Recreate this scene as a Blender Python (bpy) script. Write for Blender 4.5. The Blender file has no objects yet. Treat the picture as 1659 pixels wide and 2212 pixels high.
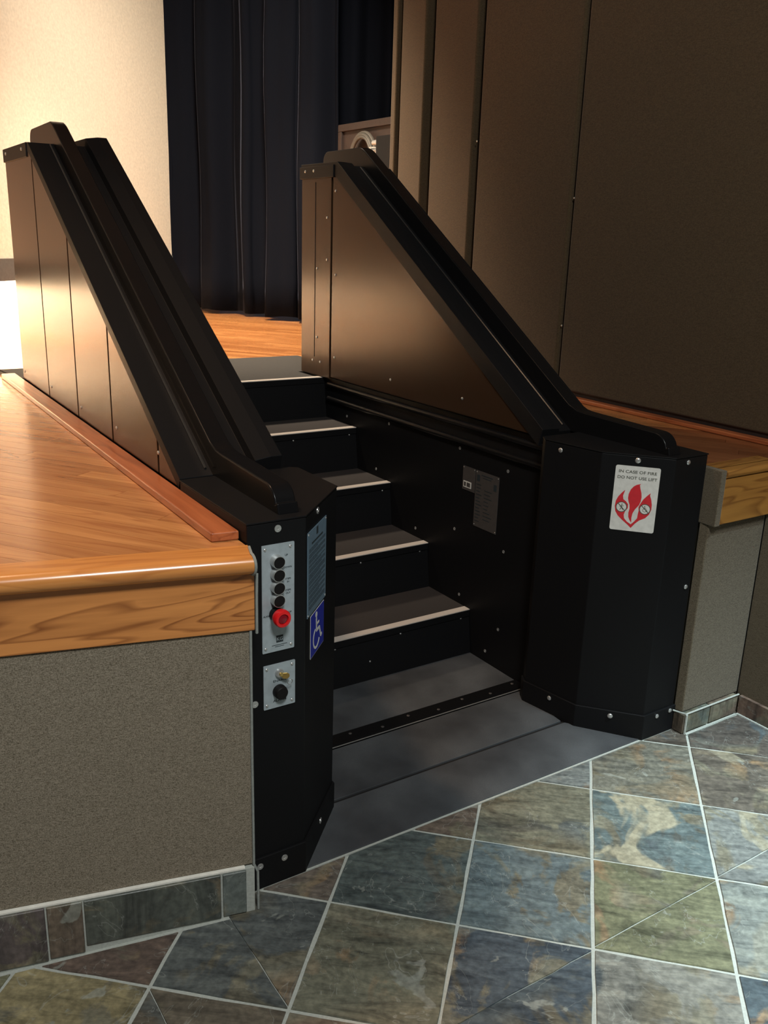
import bpy, bmesh, math, random
from mathutils import Vector, Matrix
random.seed(7)
scene = bpy.context.scene
COL = scene.collection

# ------------------------------------------------------------------ camera
cam_d = bpy.data.cameras.new('camera'); cam = bpy.data.objects.new('camera', cam_d); COL.objects.link(cam)
CAM = (-0.756305, -1.667068, 1.518073)
R0 = (0.838591, -0.543885, 0.030897); R1 = (-0.133905, -0.260774, -0.956068); R2 = (0.528048, 0.797613, -0.291512)
cam.matrix_world = Matrix(((R0[0], -R1[0], -R2[0], CAM[0]), (R0[1], -R1[1], -R2[1], CAM[1]),
                           (R0[2], -R1[2], -R2[2], CAM[2]), (0, 0, 0, 1)))
cam_d.sensor_fit = 'HORIZONTAL'; cam_d.sensor_width = 36; cam_d.lens = 42.132; cam_d.clip_start = 0.05
scene.camera = cam

# ------------------------------------------------------------------ world and lights
w = bpy.data.worlds.new('world'); scene.world = w; w.use_nodes = True
w.node_tree.nodes['Background'].inputs[0].default_value = (0.75, 0.8, 1.0, 1)
w.node_tree.nodes['Background'].inputs[1].default_value = 0.035

def aim(o, target):
    o.rotation_euler = (Vector(target) - Vector(o.location)).to_track_quat('-Z', 'Y').to_euler()

def area(name, loc, target, size, energy, color, size_y=None, spread=None):
    d = bpy.data.lights.new(name, 'AREA'); d.energy = energy; d.color = color; d.size = size
    if size_y: d.shape = 'RECTANGLE'; d.size_y = size_y
    if spread: d.spread = spread
    o = bpy.data.objects.new(name, d); COL.objects.link(o); o.location = loc; aim(o, target); return o

def spot(name, loc, target, energy, color, angle, blend=0.6, radius=0.08):
    d = bpy.data.lights.new(name, 'SPOT'); d.energy = energy; d.color = color
    d.spot_size = math.radians(angle); d.spot_blend = blend; d.shadow_soft_size = radius
    o = bpy.data.objects.new(name, d); COL.objects.link(o); o.location = loc; aim(o, target); return o

WARM = (1.0, 0.66, 0.38)
COOL = (0.74, 0.93, 1.0)
BD = Vector((-0.753, -0.658)); BN = Vector((0.658, -0.753))           # back wall line (towards the left) and its stage side normal
def B(t, off=0.0): q = Vector((1.968, 5.72)) + BD * t + BN * off; return (q.x, q.y)
spot('house_downlight', (1.75, -1.9, 3.9), (1.65, -1.15, 0), 1650, COOL, 44, 1.0, 0.12)
area('house_ceiling_light', (-0.7, -2.6, 3.9), (-0.1, -0.2, 0.2), 0.7, 125, (0.93, 0.95, 0.93))
spot('stage_edge_downlight', (-0.8, 1.3, 3.9), (-0.5, 0.5, 0.88), 230, (1.0, 0.64, 0.38), 75, 1.0, 0.12)
spot('stage_spot', (-0.9, 2.2, 3.95), (-0.5, 2.9, 0.88), 560, (1.0, 0.80, 0.55), 52, 1.0, 0.2)
spot('stage_floor_spot', (0.9, 3.4, 3.95), (1.6, 3.5, 0.88), 1350, (1.0, 0.82, 0.62), 84, 1.0, 0.2)
area('screen_wash_light', (1.3, 2.4, 3.95), (1.95, 5.7, 1.5), 0.5, 34, (1.0, 0.86, 0.68), spread=math.radians(72))
m_ = B(1.9, -0.12); k_ = B(1.9, -0.30)
area('wall_washer', (m_[0], m_[1], 1.62), (k_[0], k_[1], 1.0), 3.2, 180, (1.0, 0.88, 0.7), 0.05)
bpy.data.objects['wall_washer'].rotation_euler = Matrix((Vector((BD.x, BD.y, 0)), Vector((0, 0, 1)).cross(Vector((BD.x, BD.y, 0))) * 0 + Vector((BN.x * 0.96, BN.y * 0.96, 0.28)).normalized(), Vector((BD.x, BD.y, 0)).cross(Vector((BN.x * 0.96, BN.y * 0.96, 0.28)).normalized()))).transposed().to_euler()
scene.view_settings.view_transform = 'Standard'
scene.view_settings.look = 'None'
scene.view_settings.exposure = 0.0
scene.view_settings.gamma = 1.0
scene.view_settings.use_curve_mapping = False

# ------------------------------------------------------------------ materials
class NT:
    def __init__(s, name):
        s.m = bpy.data.materials.new(name); s.m.use_nodes = True; s.t = s.m.node_tree
        s.b = s.t.nodes['Principled BSDF']
    def n(s, typ, **kw):
        nd = s.t.nodes.new(typ)
        for k, v in kw.items():
            if k in nd.inputs: nd.inputs[k].default_value = v
            else: setattr(nd, k, v)
        return nd
    def l(s, a, b): s.t.links.new(a, b)
    def ramp(s, fac, stops):
        r = s.n('ShaderNodeValToRGB'); e = r.color_ramp.elements
        while len(e) < len(stops): e.new(0.5)
        for i, (p, c) in enumerate(stops): e[i].position = p; e[i].color = tuple(c) + ((1,) if len(c) == 3 else ())
        s.l(fac, r.inputs[0]); return r.outputs[0]
    def mix(s, fac, a, b, mode='MIX'):
        m = s.n('ShaderNodeMix', data_type='RGBA', blend_type=mode)
        for sock, v in ((m.inputs[0], fac), (m.inputs[6], a), (m.inputs[7], b)):
            if hasattr(v, 'is_linked') or hasattr(v, 'node'): s.l(v, sock)
            elif isinstance(v, (int, float)): sock.default_value = v
            else: sock.default_value = tuple(v) + ((1,) if len(v) == 3 else ())
        return m.outputs[2]
    def math(s, op, a, b=None):
        m = s.n('ShaderNodeMath', operation=op)
        for sock, v in ((m.inputs[0], a), (m.inputs[1], b)):
            if v is None: continue
            if hasattr(v, 'node'): s.l(v, sock)
            else: sock.default_value = v
        return m.outputs[0]
    def bump(s, h, strength=0.2, dist=0.01):
        b = s.n('ShaderNodeBump', Strength=strength, Distance=dist); s.l(h, b.inputs['Height']); s.l(b.outputs[0], s.b.inputs['Normal'])
    def coords(s, kind='Object', scale=(1, 1, 1), rot=(0, 0, 0), rnd=0.0):
        tc = s.n('ShaderNodeTexCoord'); v = tc.outputs[kind]
        if rnd:
            oi = s.n('ShaderNodeObjectInfo'); c = s.n('ShaderNodeVectorMath', operation='ADD')
            mu = s.math('MULTIPLY', oi.outputs['Random'], rnd); s.l(v, c.inputs[0]); s.l(mu, c.inputs[1]); v = c.outputs[0]
        r = s.n('ShaderNodeMapping'); r.inputs['Rotation'].default_value = rot; s.l(v, r.inputs['Vector'])
        r2 = s.n('ShaderNodeMapping'); r2.inputs['Scale'].default_value = scale; s.l(r.outputs[0], r2.inputs['Vector'])
        return r2.outputs[0]

def plain(name, col, rough=0.5, metal=0.0, spec=0.5, noise=None):
    t = NT(name); t.b.inputs['Base Color'].default_value = (*col, 1); t.b.inputs['Roughness'].default_value = rough
    t.b.inputs['Metallic'].default_value = metal; t.b.inputs['Specular IOR Level'].default_value = spec
    v = t.coords(); nz = t.n('ShaderNodeTexNoise', Scale=(noise or (60,))[0], Detail=3.0); t.l(v, nz.inputs['Vector'])
    c = t.mix(nz.outputs['Fac'], [x * 0.8 for x in col], [min(1, x * 1.2) for x in col]); t.l(c, t.b.inputs['Base Color'])
    if noise: t.bump(nz.outputs['Fac'], noise[1], noise[2])
    return t.m

def wood(name, light, dark, ang, rough=0.3, coat=0.3, gscale=1.0, tone=False, axis='z', cathedral=0.0):
    t = NT(name)
    rot = (0, 0, -ang)
    v = t.coords('Object', (2.2 * gscale, 40 * gscale, 40 * gscale), rot, 37.0)
    n1 = t.n('ShaderNodeTexNoise', Scale=1.0, Detail=5.0, Roughness=0.65); t.l(v, n1.inputs['Vector'])
    v2 = t.coords('Object', (1.2 * gscale, 9 * gscale, 9 * gscale), rot, 37.0)
    n2 = t.n('ShaderNodeTexNoise', Scale=1.0, Detail=2.0, Distortion=0.6); t.l(v2, n2.inputs['Vector'])
    rings = t.math('FRACT', t.math('MULTIPLY', n2.outputs['Fac'], 9.0 + 6 * cathedral))
    g = t.ramp(rings, [(0.0, (0, 0, 0)), (0.14, (1, 1, 1)), (0.75, (0.8, 0.8, 0.8)), (1.0, (0, 0, 0))])
    f = t.ramp(n1.outputs['Fac'], [(0.3, (0, 0, 0)), (0.62, (1, 1, 1))])
    gf = t.mix(0.45 + 0.2 * cathedral, f, g)
    c = t.mix(gf, dark, light)
    if tone:
        a = t.n('ShaderNodeAttribute', attribute_name='tone')
        k = t.ramp(a.outputs['Fac'], [(0.0, (0.72, 0.64, 0.58)), (0.5, (0.95, 0.92, 0.9)), (1.0, (1.12, 1.14, 1.12))])
        c = t.mix(1.0, c, k, 'MULTIPLY')
    t.l(c, t.b.inputs['Base Color']); t.b.inputs['Roughness'].default_value = rough
    t.b.inputs['Coat Weight'].default_value = coat; t.b.inputs['Coat Roughness'].default_value = 0.18
    t.bump(n1.outputs['Fac'], 0.08, 0.002)
    return t.m

def fabric(name, a, b, scale=420):
    t = NT(name); v = t.coords('Object', (1, 1, 1.0))
    n = t.n('ShaderNodeTexNoise', Scale=scale, Detail=2.0); t.l(v, n.inputs['Vector'])
    v2 = t.coords('Object', (1, 1, 9)); n2 = t.n('ShaderNodeTexNoise', Scale=scale * 0.25, Detail=2.0); t.l(v2, n2.inputs['Vector'])
    m = t.math('ADD', t.math('MULTIPLY', n.outputs['Fac'], 0.6), t.math('MULTIPLY', n2.outputs['Fac'], 0.4))
    c = t.ramp(m, [(0.36, a), (0.62, b)]); t.l(c, t.b.inputs['Base Color']); t.b.inputs['Roughness'].default_value = 0.95
    t.b.inputs['Specular IOR Level'].default_value = 0.1; t.b.inputs['Sheen Weight'].default_value = 0.15
    t.bump(m, 0.5, 0.002); return t.m

def slate_mat():
    t = NT('cleft_slate')
    oi = t.n('ShaderNodeObjectInfo'); base = oi.outputs['Color']
    v = t.coords('Object', (1, 1, 1), (0, 0, 0), 91.0)
    sep = t.n('ShaderNodeRGBToBW'); t.l(base, sep.inputs[0])
    # large patches of a second mineral tone
    p = t.n('ShaderNodeTexNoise', Scale=5.0, Detail=5.0, Roughness=0.6, Distortion=1.4); t.l(v, p.inputs['Vector'])
    alt = t.n('ShaderNodeTexNoise', Scale=2.2, Detail=1.0); t.l(v, alt.inputs['Vector'])
    altc = t.ramp(alt.outputs['Fac'], [(0.35, (0.06, 0.08, 0.09)), (0.47, (0.13, 0.11, 0.065)), (0.56, (0.15, 0.145, 0.1)), (0.66, (0.2, 0.12, 0.05))])
    pf = t.ramp(p.outputs['Fac'], [(0.52, (0, 0, 0)), (0.6, (0.85, 0.85, 0.85))])
    c = t.mix(pf, base, altc)
    # streaks along the bed
    vs = t.coords('Object', (3, 14, 1), (0, 0, 0.7), 91.0)
    s = t.n('ShaderNodeTexNoise', Scale=2.2, Detail=6.0, Roughness=0.7, Distortion=0.8); t.l(vs, s.inputs['Vector'])
    k = t.ramp(s.outputs['Fac'], [(0.3, (0.42, 0.43, 0.46)), (0.5, (1, 1, 1)), (0.7, (1.5, 1.47, 1.38))])
    c = t.mix(1.0, c, k, 'MULTIPLY')
    # pale scaled spots and cleft edges
    sp = t.n('ShaderNodeTexNoise', Scale=9.0, Detail=4.0, Distortion=0.5); t.l(v, sp.inputs['Vector'])
    spf = t.ramp(sp.outputs['Fac'], [(0.66, (0, 0, 0)), (0.68, (0.55, 0.55, 0.55))])
    c = t.mix(spf, c, (0.26, 0.28, 0.24))
    cl = t.n('ShaderNodeTexNoise', Scale=3.2, Detail=4.0, Distortion=2.2, Roughness=0.55); t.l(v, cl.inputs['Vector'])
    terr = t.math('MULTIPLY', cl.outputs['Fac'], 5.0); fr = t.math('FRACT', terr)
    edge = t.ramp(fr, [(0.0, (1, 1, 1)), (0.035, (0, 0, 0)), (0.985, (0, 0, 0)), (1.0, (1, 1, 1))])
    ef = t.math('MULTIPLY', edge, 0.35)
    c = t.mix(ef, c, (0.32, 0.34, 0.3))
    cr = t.n('ShaderNodeTexNoise', Scale=3.4, Detail=4.0, Roughness=0.5, Distortion=1.0); t.l(v, cr.inputs['Vector'])
    crf = t.ramp(cr.outputs['Fac'], [(0.57, (0, 0, 0)), (0.60, (1, 1, 1))]); inv = t.math('SUBTRACT', 1.0, oi.outputs['Alpha'])
    c = t.mix(t.math('MULTIPLY', crf, inv), c, t.mix(s.outputs['Fac'], (0.17, 0.15, 0.09), (0.42, 0.38, 0.25)))
    gn = t.n('ShaderNodeTexNoise', Scale=70.0, Detail=3.0); t.l(v, gn.inputs['Vector'])
    c = t.mix(1.0, c, t.ramp(gn.outputs['Fac'], [(0.35, (0.8, 0.8, 0.8)), (0.65, (1.2, 1.2, 1.2))]), 'MULTIPLY')
    hsv = t.n('ShaderNodeHueSaturation', Saturation=0.85, Value=1.12); t.l(c, hsv.inputs['Color']); c = hsv.outputs[0]
    t.l(c, t.b.inputs['Base Color'])
    rr = t.ramp(s.outputs['Fac'], [(0.3, (0.38,) * 3), (0.7, (0.6,) * 3)]); t.l(rr, t.b.inputs['Roughness'])
    fl = t.math('FLOOR', terr)
    h = t.math('ADD', t.math('MULTIPLY', fl, 0.5), t.math('MULTIPLY', s.outputs['Fac'], 0.5))
    t.bump(h, 0.55, 0.004)
    return t.m

M = {}
M['black'] = plain('black_powder_coated_metal', (0.0078, 0.0078, 0.0084), 0.46, 0.0, 0.12, (900, 0.06, 0.0005))
M['black_gloss'] = plain('black_painted_handrail', (0.006, 0.006, 0.0065), 0.28, 0.0, 0.2, (700, 0.04, 0.0005))
M['skin'] = plain('dark_bronze_painted_panel', (0.052, 0.027, 0.014), 0.25, 0.28, 0.25, (900, 0.05, 0.0005))
M['bead'] = plain('satin_black_bead', (0.03, 0.029, 0.028), 0.3, 0.2, 0.6)
M['gap'] = plain('dark_seam', (0.004, 0.003, 0.003), 0.8)
M['steel'] = plain('bright_steel', (0.62, 0.62, 0.6), 0.32, 0.75)
M['plate'] = plain('brushed_aluminium_plate', (0.40, 0.46, 0.49), 0.42, 0.25)
M['plate_blue'] = plain('blue_grey_instruction_plate', (0.16, 0.24, 0.31), 0.4, 0.2)
M['plate_dark'] = plain('worn_data_plate', (0.10, 0.09, 0.085), 0.45, 0.4)
M['plate_print'] = plain('dark_print', (0.02, 0.03, 0.035), 0.6)
M['button'] = plain('black_button_cap', (0.006, 0.005, 0.005), 0.55, 0, .25)
M['red'] = plain('red_plastic', (0.75, 0.012, 0.014), 0.35)
M['red_dark'] = plain('dark_red_plastic', (0.22, 0.006, 0.014), 0.25)
M['brass'] = plain('brass_key', (0.55, 0.38, 0.12), 0.35, 0.8)
M['blue'] = plain('blue_vinyl', (0.018, 0.028, 0.32), 0.45)
M['white'] = plain('white_vinyl', (0.66, 0.66, 0.62), 0.5)
M['sign_red'] = plain('red_print', (0.58, 0.02, 0.03), 0.5)
M['ink'] = plain('grey_green_ink', (0.07, 0.075, 0.055), 0.5)
M['rubber'] = plain('dark_rubber_tread', (0.030, 0.026, 0.025), 0.75, 0.0, 0.3, (350, 0.5, 0.001))
M['landing'] = plain('landing_rubber', (0.042, 0.040, 0.038), 0.75, 0.0, 0.2, (60, 0.4, 0.001))
M['nosing'] = plain('beige_grip_strip', (0.50, 0.45, 0.40), 0.8, 0.0, 0.3, (500, 0.3, 0.0006))
M['slate'] = slate_mat()
M['grout'] = plain('pale_grout', (0.42, 0.44, 0.40), 0.9, 0.0, 0.2, (160, 0.4, 0.002))
M['caulk'] = plain('pale_caulk', (0.27, 0.29, 0.27), 0.7, 0, .3, (90, .5, .003))
M['trim_white'] = plain('pale_metal_trim', (0.85, 0.82, 0.74), 0.5)
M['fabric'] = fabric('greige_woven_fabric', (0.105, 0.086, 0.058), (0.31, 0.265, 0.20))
M['fabric_shaded'] = fabric('shaded_greige_fabric', (0.066, 0.050, 0.031), (0.16, 0.13, 0.088))  # front fabric right of the lift, its weaker light put into the colour
M['fabric_dark'] = fabric('dark_greige_fabric', (0.09, 0.075, 0.048), (0.15, 0.13, 0.09))
BANG = math.atan2(0.815, -0.58)
M['oak'] = wood('golden_oak_floor', (0.60, 0.27, 0.095), (0.36, 0.125, 0.036), BANG, 0.25, 0.5, 1.0, True)
M['oak_shaded'] = wood('shaded_red_oak_floor', (0.26, 0.095, 0.035), (0.16, 0.05, 0.018), BANG, 0.3, 0.4, 1.0, True)  # redder floor oak right of the lift, darkened in colour for the shade there
LANG = math.atan2(-0.25, 0.968)
M['oak_nose'] = wood('golden_oak_nosing', (0.70, 0.29, 0.075), (0.46, 0.155, 0.036), LANG, 0.25, 0.5, 1.0)
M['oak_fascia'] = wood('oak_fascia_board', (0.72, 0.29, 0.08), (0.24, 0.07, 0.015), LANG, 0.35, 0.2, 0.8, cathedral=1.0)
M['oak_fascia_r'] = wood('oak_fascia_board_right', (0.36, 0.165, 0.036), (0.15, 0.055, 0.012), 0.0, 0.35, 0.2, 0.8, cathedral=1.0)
M['oak_red'] = wood('red_oak_strip', (0.52, 0.155, 0.055), (0.22, 0.045, 0.014), math.pi / 2, 0.3, 0.4, 1.0)
M['crate_wood'] = wood('brown_stained_board', (0.026, 0.015, 0.012), (0.016, 0.009, 0.007), 0.0, 0.6, 0.0, 1.0)
M['wall_white'] = plain('cream_wall_paint', (0.80, 0.74, 0.62), 0.85, 0, .3)
M['screen'] = plain('matt_white_screen', (0.74, 0.67, 0.55), 0.9, 0, .2)
M['ceiling'] = plain('dark_ceiling', (0.10, 0.09, 0.08), 0.9)
M['house_wall'] = plain('beige_house_wall', (0.30, 0.26, 0.2), 0.9)
M['cable_grey'] = plain('grey_cable', (0.055, 0.05, 0.042), 0.5)
t = NT('navy_black_velvet'); t.b.inputs['Base Color'].default_value = (0.0042, 0.0052, 0.0085, 1); t.b.inputs['Roughness'].default_value = 0.9
t.b.inputs['Specular IOR Level'].default_value = 0.04; t.b.inputs['Sheen Weight'].default_value = 0.17; t.b.inputs['Sheen Roughness'].default_value = 0.2; t.b.inputs['Sheen Tint'].default_value = (0.5, 0.55, 0.75, 1)
v_ = t.coords('Object', (1, 1, .2)); n_ = t.n('ShaderNodeTexNoise', Scale=60.0); t.l(v_, n_.inputs['Vector']); t.bump(n_.outputs['Fac'], .2, .002)
M['velvet'] = t.m
t = NT('dusty_rubber_mat'); v_ = t.coords('Object', (1, 1, 1)); n_ = t.n('ShaderNodeTexNoise', Scale=4.0, Detail=6.0); t.l(v_, n_.inputs['Vector'])
n2_ = t.n('ShaderNodeTexNoise', Scale=300.0, Detail=2.0); t.l(v_, n2_.inputs['Vector'])
c_ = t.ramp(n_.outputs['Fac'], [(0.35, (0.034, 0.037, 0.041)), (0.7, (0.10, 0.108, 0.115))]); c2_ = t.mix(t.math('MULTIPLY', n2_.outputs['Fac'], .5), c_, (0.03, 0.03, 0.032))
t.l(c2_, t.b.inputs['Base Color']); t.b.inputs['Roughness'].default_value = 0.6; t.bump(n2_.outputs['Fac'], .4, .001)
M['mat'] = t.m

# ------------------------------------------------------------------ builders
WPOS = {}
def tag(o, label=None, cat=None, group=None, kind=None):
    if label: o['label'] = label
    if cat: o['category'] = cat
    if group: o['group'] = group
    if kind: o['kind'] = kind
    return o

def empty(name, loc, label, cat, group=None):
    o = bpy.data.objects.new(name, None); COL.objects.link(o); o.location = loc; o.empty_display_size = 0.05
    WPOS[o.name] = Vector(loc); return tag(o, label, cat, group)

def link(name, me, parent=None, center=None):
    """mesh in world coordinates -> object with its origin at its own centre"""
    if center is None:
        if len(me.vertices):
            xs = [v.co for v in me.vertices]
            lo = Vector([min(c[i] for c in xs) for i in range(3)]); hi = Vector([max(c[i] for c in xs) for i in range(3)])
            center = (lo + hi) / 2
        else: center = Vector((0, 0, 0))
    center = Vector(center); me.transform(Matrix.Translation(-center))
    o = bpy.data.objects.new(name, me); COL.objects.link(o); WPOS[o.name] = center
    o.location = center - (WPOS[parent.name] if parent else Vector((0, 0, 0)))
    o.parent = parent
    return o

class MB:
    def __init__(s): s.b = bmesh.new()
    def verts(s, pts): return [s.b.verts.new(p) for p in pts]
    def face(s, vs):
        try: return s.b.faces.new(vs)
        except ValueError: return None
    def box(s, lo, hi, mtx=None):
        x0, y0, z0 = lo; x1, y1, z1 = hi
        P = [(x0, y0, z0), (x1, y0, z0), (x1, y1, z0), (x0, y1, z0), (x0, y0, z1), (x1, y0, z1), (x1, y1, z1), (x0, y1, z1)]
        if mtx: P = [mtx @ Vector(p) for p in P]
        v = s.verts(P)
        for f in ((0, 3, 2, 1), (4, 5, 6, 7), (0, 1, 5, 4), (1, 2, 6, 5), (2, 3, 7, 6), (3, 0, 4, 7)): s.face([v[i] for i in f])
        return s
    def prism(s, poly, f0, f1):
        """poly of 2-D points, f0/f1 map a 2-D point to the two 3-D ends"""
        a = s.verts([f0(p) for p in poly]); b = s.verts([f1(p) for p in poly]); n = len(poly)
        s.face(a[::-1]); s.face(b)
        for i in range(n): s.face([a[i], a[(i + 1) % n], b[(i + 1) % n], b[i]])
        return s
    def plan(s, poly, z0, z1): return s.prism(poly, lambda p: (p[0], p[1], z0), lambda p: (p[0], p[1], z1))
    def cyl(s, c, axis, r0, r1, h, seg=20, ring=None):
        c = Vector(c); q = Vector(axis).normalized().to_track_quat('Z', 'Y')
        prof = ring or [(r0, 0), (r1, h)]
        rows = []
        for (r, z) in prof:
            rows.append([s.b.verts.new(c + q @ Vector((r * math.cos(2 * math.pi * i / seg), r * math.sin(2 * math.pi * i / seg), z))) for i in range(seg)])
        s.face(rows[0][::-1]); s.face(rows[-1])
        for a, b in zip(rows, rows[1:]):
            for i in range(seg): s.face([a[i], a[(i + 1) % seg], b[(i + 1) % seg], b[i]])
        return s
    def tube(s, pts, r, seg=10, closed=False):
        pts = [Vector(p) for p in pts]; rows = []; n = len(pts); up = None
        for i, p in enumerate(pts):
            d = (pts[(i + 1) % n] - pts[i - 1]) if closed else (pts[min(i + 1, n - 1)] - pts[max(i - 1, 0)])
            d.normalize()
            if up is None: up = d.orthogonal().normalized()
            up = (up - d * up.dot(d)).normalized(); side = d.cross(up)
            rows.append([s.b.verts.new(p + (up * math.cos(2 * math.pi * k / seg) + side * math.sin(2 * math.pi * k / seg)) * r) for k in range(seg)])
        m = n if closed else n - 1
        for i in range(m):
            a, b = rows[i], rows[(i + 1) % n]
            for k in range(seg): s.face([a[k], a[(k + 1) % seg], b[(k + 1) % seg], b[k]])
        if not closed: s.face(rows[0][::-1]); s.face(rows[-1])
        return s
    def done(s, name, mat, parent=None, bevel=0, smooth=False, segs=2):
        bmesh.ops.recalc_face_normals(s.b, faces=s.b.faces[:])
        me = bpy.data.meshes.new(name); s.b.to_mesh(me); s.b.free()
        mats = mat if isinstance(mat, (list, tuple)) else [mat]
        for m in mats: me.materials.append(M[m] if isinstance(m, str) else m)
        if smooth:
            for p in me.polygons: p.use_smooth = True
        o = link(name, me, parent)
        if bevel:
            b = o.modifiers.new('bevel', 'BEVEL'); b.width = bevel; b.segments = segs; b.limit_method = 'ANGLE'; b.angle_limit = math.radians(30)
            if smooth or segs > 1:
                for p in me.polygons: p.use_smooth = True
                b.harden_normals = True
        elif smooth:
            try: me.set_sharp_from_angle(angle=math.radians(40))
            except Exception: pass
        return o

class Frame:
    """flat surface frame: origin o, u to the right, v up, n outward"""
    def __init__(s, o, u, n): s.o = Vector(o); s.u = Vector(u).normalized(); s.n = Vector(n).normalized(); s.v = Vector((0, 0, 1)); s.v = s.n.cross(s.u).normalized()
    def p(s, a, b, c=0): return s.o + s.u * a + s.v * b + s.n * c
    def mtx(s, a=0, b=0, c=0):
        m = Matrix((s.u, s.v, s.n)).transposed().to_4x4(); m.translation = s.p(a, b, c); return m
    def slab(s, mb, a0, b0, a1, b1, c0, c1): return mb.box((a0, b0, c0), (a1, b1, c1), s.mtx())
    def poly(s, mb, pts, c0, c1): return mb.prism(pts, lambda p: s.p(p[0], p[1], c0), lambda p: s.p(p[0], p[1], c1))

def rounded(a0, b0, a1, b1, r, k=4):
    out = []
    for cx, cy, st in ((a1 - r, b0 + r, -90), (a1 - r, b1 - r, 0), (a0 + r, b1 - r, 90), (a0 + r, b0 + r, 180)):
        for i in range(k + 1):
            an = math.radians(st + 90 * i / k); out.append((cx + r * math.cos(an), cy + r * math.sin(an)))
    return out

def lettering(items, fr, parent, mat='plate_print', name='lettering', c=0.0015):
    """items: (text, a, b, size, align, width or None) -> one mesh of flat letters on frame fr"""
    b = bmesh.new()
    for (txt, a, bb, size, al, wd) in items:
        cu = bpy.data.curves.new('txt', 'FONT'); cu.body = txt; cu.size = size; cu.align_x = al; cu.extrude = 0.00015; cu.resolution_u = 3
        cu.offset = size * 0.012
        o = bpy.data.objects.new('txt', cu); COL.objects.link(o)
        dg = bpy.context.evaluated_depsgraph_get(); me = bpy.data.meshes.new_from_object(o.evaluated_get(dg))
        bpy.data.objects.remove(o); bpy.data.curves.remove(cu)
        if wd and len(me.vertices):
            xs = [v.co.x for v in me.vertices]; k = wd / (max(xs) - min(xs)); me.transform(Matrix.Diagonal((k, 1, 1, 1)))
        me.transform(fr.mtx(a, bb, c)); b.from_mesh(me); bpy.data.meshes.remove(me)
    me = bpy.data.meshes.new(name); b.to_mesh(me); b.free(); me.materials.append(M[mat]); return tag(link(name, me, parent), kind='stuff')

def screw(c, n, r, parent, mat='steel', h=None, flat=False):
    h = h or r * 0.55
    prof = [(r, 0), (r, h * 0.4), (r * 0.8, h * 0.8), (r * 0.45, h)] if not flat else [(r, 0), (r * 0.95, h * 0.3), (r * 0.35, h * 0.3), (r * 0.28, 0.0001)]
    return MB().cyl(c, n, r, r, h, 12, prof).done('screw', mat, parent, smooth=True)

def clip(poly, px, py, nx, ny):
    """keep the side of the plane where (p - P).n <= 0"""
    out = []
    for i in range(len(poly)):
        a, b = poly[i - 1], poly[i]
        da = (a[0] - px) * nx + (a[1] - py) * ny; db = (b[0] - px) * nx + (b[1] - py) * ny
        if (da <= 0) != (db <= 0):
            t = da / (da - db); out.append((a[0] + (b[0] - a[0]) * t, a[1] + (b[1] - a[1]) * t))
        if db <= 0: out.append(b)
    return out
def parea(p): return abs(sum(p[i - 1][0] * p[i][1] - p[i][0] * p[i - 1][1] for i in range(len(p)))) / 2

# ------------------------------------------------------------------ key plan lines
LO = Vector((-0.010, -0.0575)); LD = Vector((-0.968, 0.250)); LN = Vector((-0.250, -0.968))   # left stage front
def L(t, out=0.0): q = LO + LD * t + LN * out; return (q.x, q.y)
STZ = 0.885
W = 1.507

# ------------------------------------------------------------------ auditorium floor: grout bed with slate tiles
RAKE = 0.055
def fz(x): return -RAKE * max(0.0, 0.05 - x)          # the hall floor falls gently to the left
fb = MB(); fb.prism([(-4.5, fz(-4.5) - 0.0035), (0.05, -0.0035), (4.2, -0.0035), (4.2, -0.4), (-4.5, -0.4)], lambda p: (p[0], -5.0, p[1]), lambda p: (p[0], 9.8, p[1]))
floor = fb.done('floor', 'grout'); tag(floor, 'slate tiled floor laid on the diagonal with pale grout', kind='structure')
S0, DS, D0, DD = 0.016, 0.449, 0.270, 0.436
BLUE = (0.085, 0.115, 0.125); DKBLUE = (0.05, 0.07, 0.085); GRN = (0.10, 0.12, 0.095); OLIVE = (0.13, 0.125, 0.07)
BRN = (0.115, 0.085, 0.06); RUST = (0.16, 0.085, 0.045); OCH = (0.19, 0.145, 0.08); GREY = (0.15, 0.155, 0.14); PURP = (0.085, 0.07, 0.07)
CREAM = (0.30, 0.27, 0.18)
tone = {(0, 0): (0.07, 0.09, 0.085), (0, 1): (0.095, 0.125, 0.125), (1, 1): (0.15, 0.135, 0.10), (1, 0): BRN, (1, 2): (0.10, 0.13, 0.135), (0, 2): OLIVE,
        (2, 2): (0.13, 0.13, 0.10), (2, 3): (0.10, 0.085, 0.06), (1, 3): (0.14, 0.16, 0.15), (0, 3): GREY, (-1, 0): (0.12, 0.12, 0.08), (-1, 1): DKBLUE,
        (-1, 2): (0.17, 0.16, 0.135), (-1, -1): (0.075, 0.085, 0.08), (0, -1): (0.12, 0.10, 0.075), (-2, -1): (0.10, 0.085, 0.055),
        (-1, -2): (0.095, 0.07, 0.05), (-2, -2): (0.20, 0.16, 0.08), (-2, 0): (0.13, 0.10, 0.065), (3, 3): (0.07, 0.065, 0.05), (3, 2): (0.08, 0.07, 0.05),
        (-2, 1): (0.11, 0.12, 0.09), (2, 4): GRN, (1, 4): GREY}
rnd = random.Random(3)
def rough_poly(poly, rr):
    out = []
    for i in range(len(poly)):
        a, b = Vector(poly[i - 1]), Vector(poly[i]); d = b - a; ln = d.length
        if ln < 1e-4: continue
        nrm = Vector((d.y, -d.x)) / ln; k = max(1, int(ln / 0.06))
        for j in range(k):
            q = a + d * (j / k); o = nrm * rr.uniform(-0.0016, 0.0016) if j else Vector((0, 0)); out.append(tuple(q + o))
    return out
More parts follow.
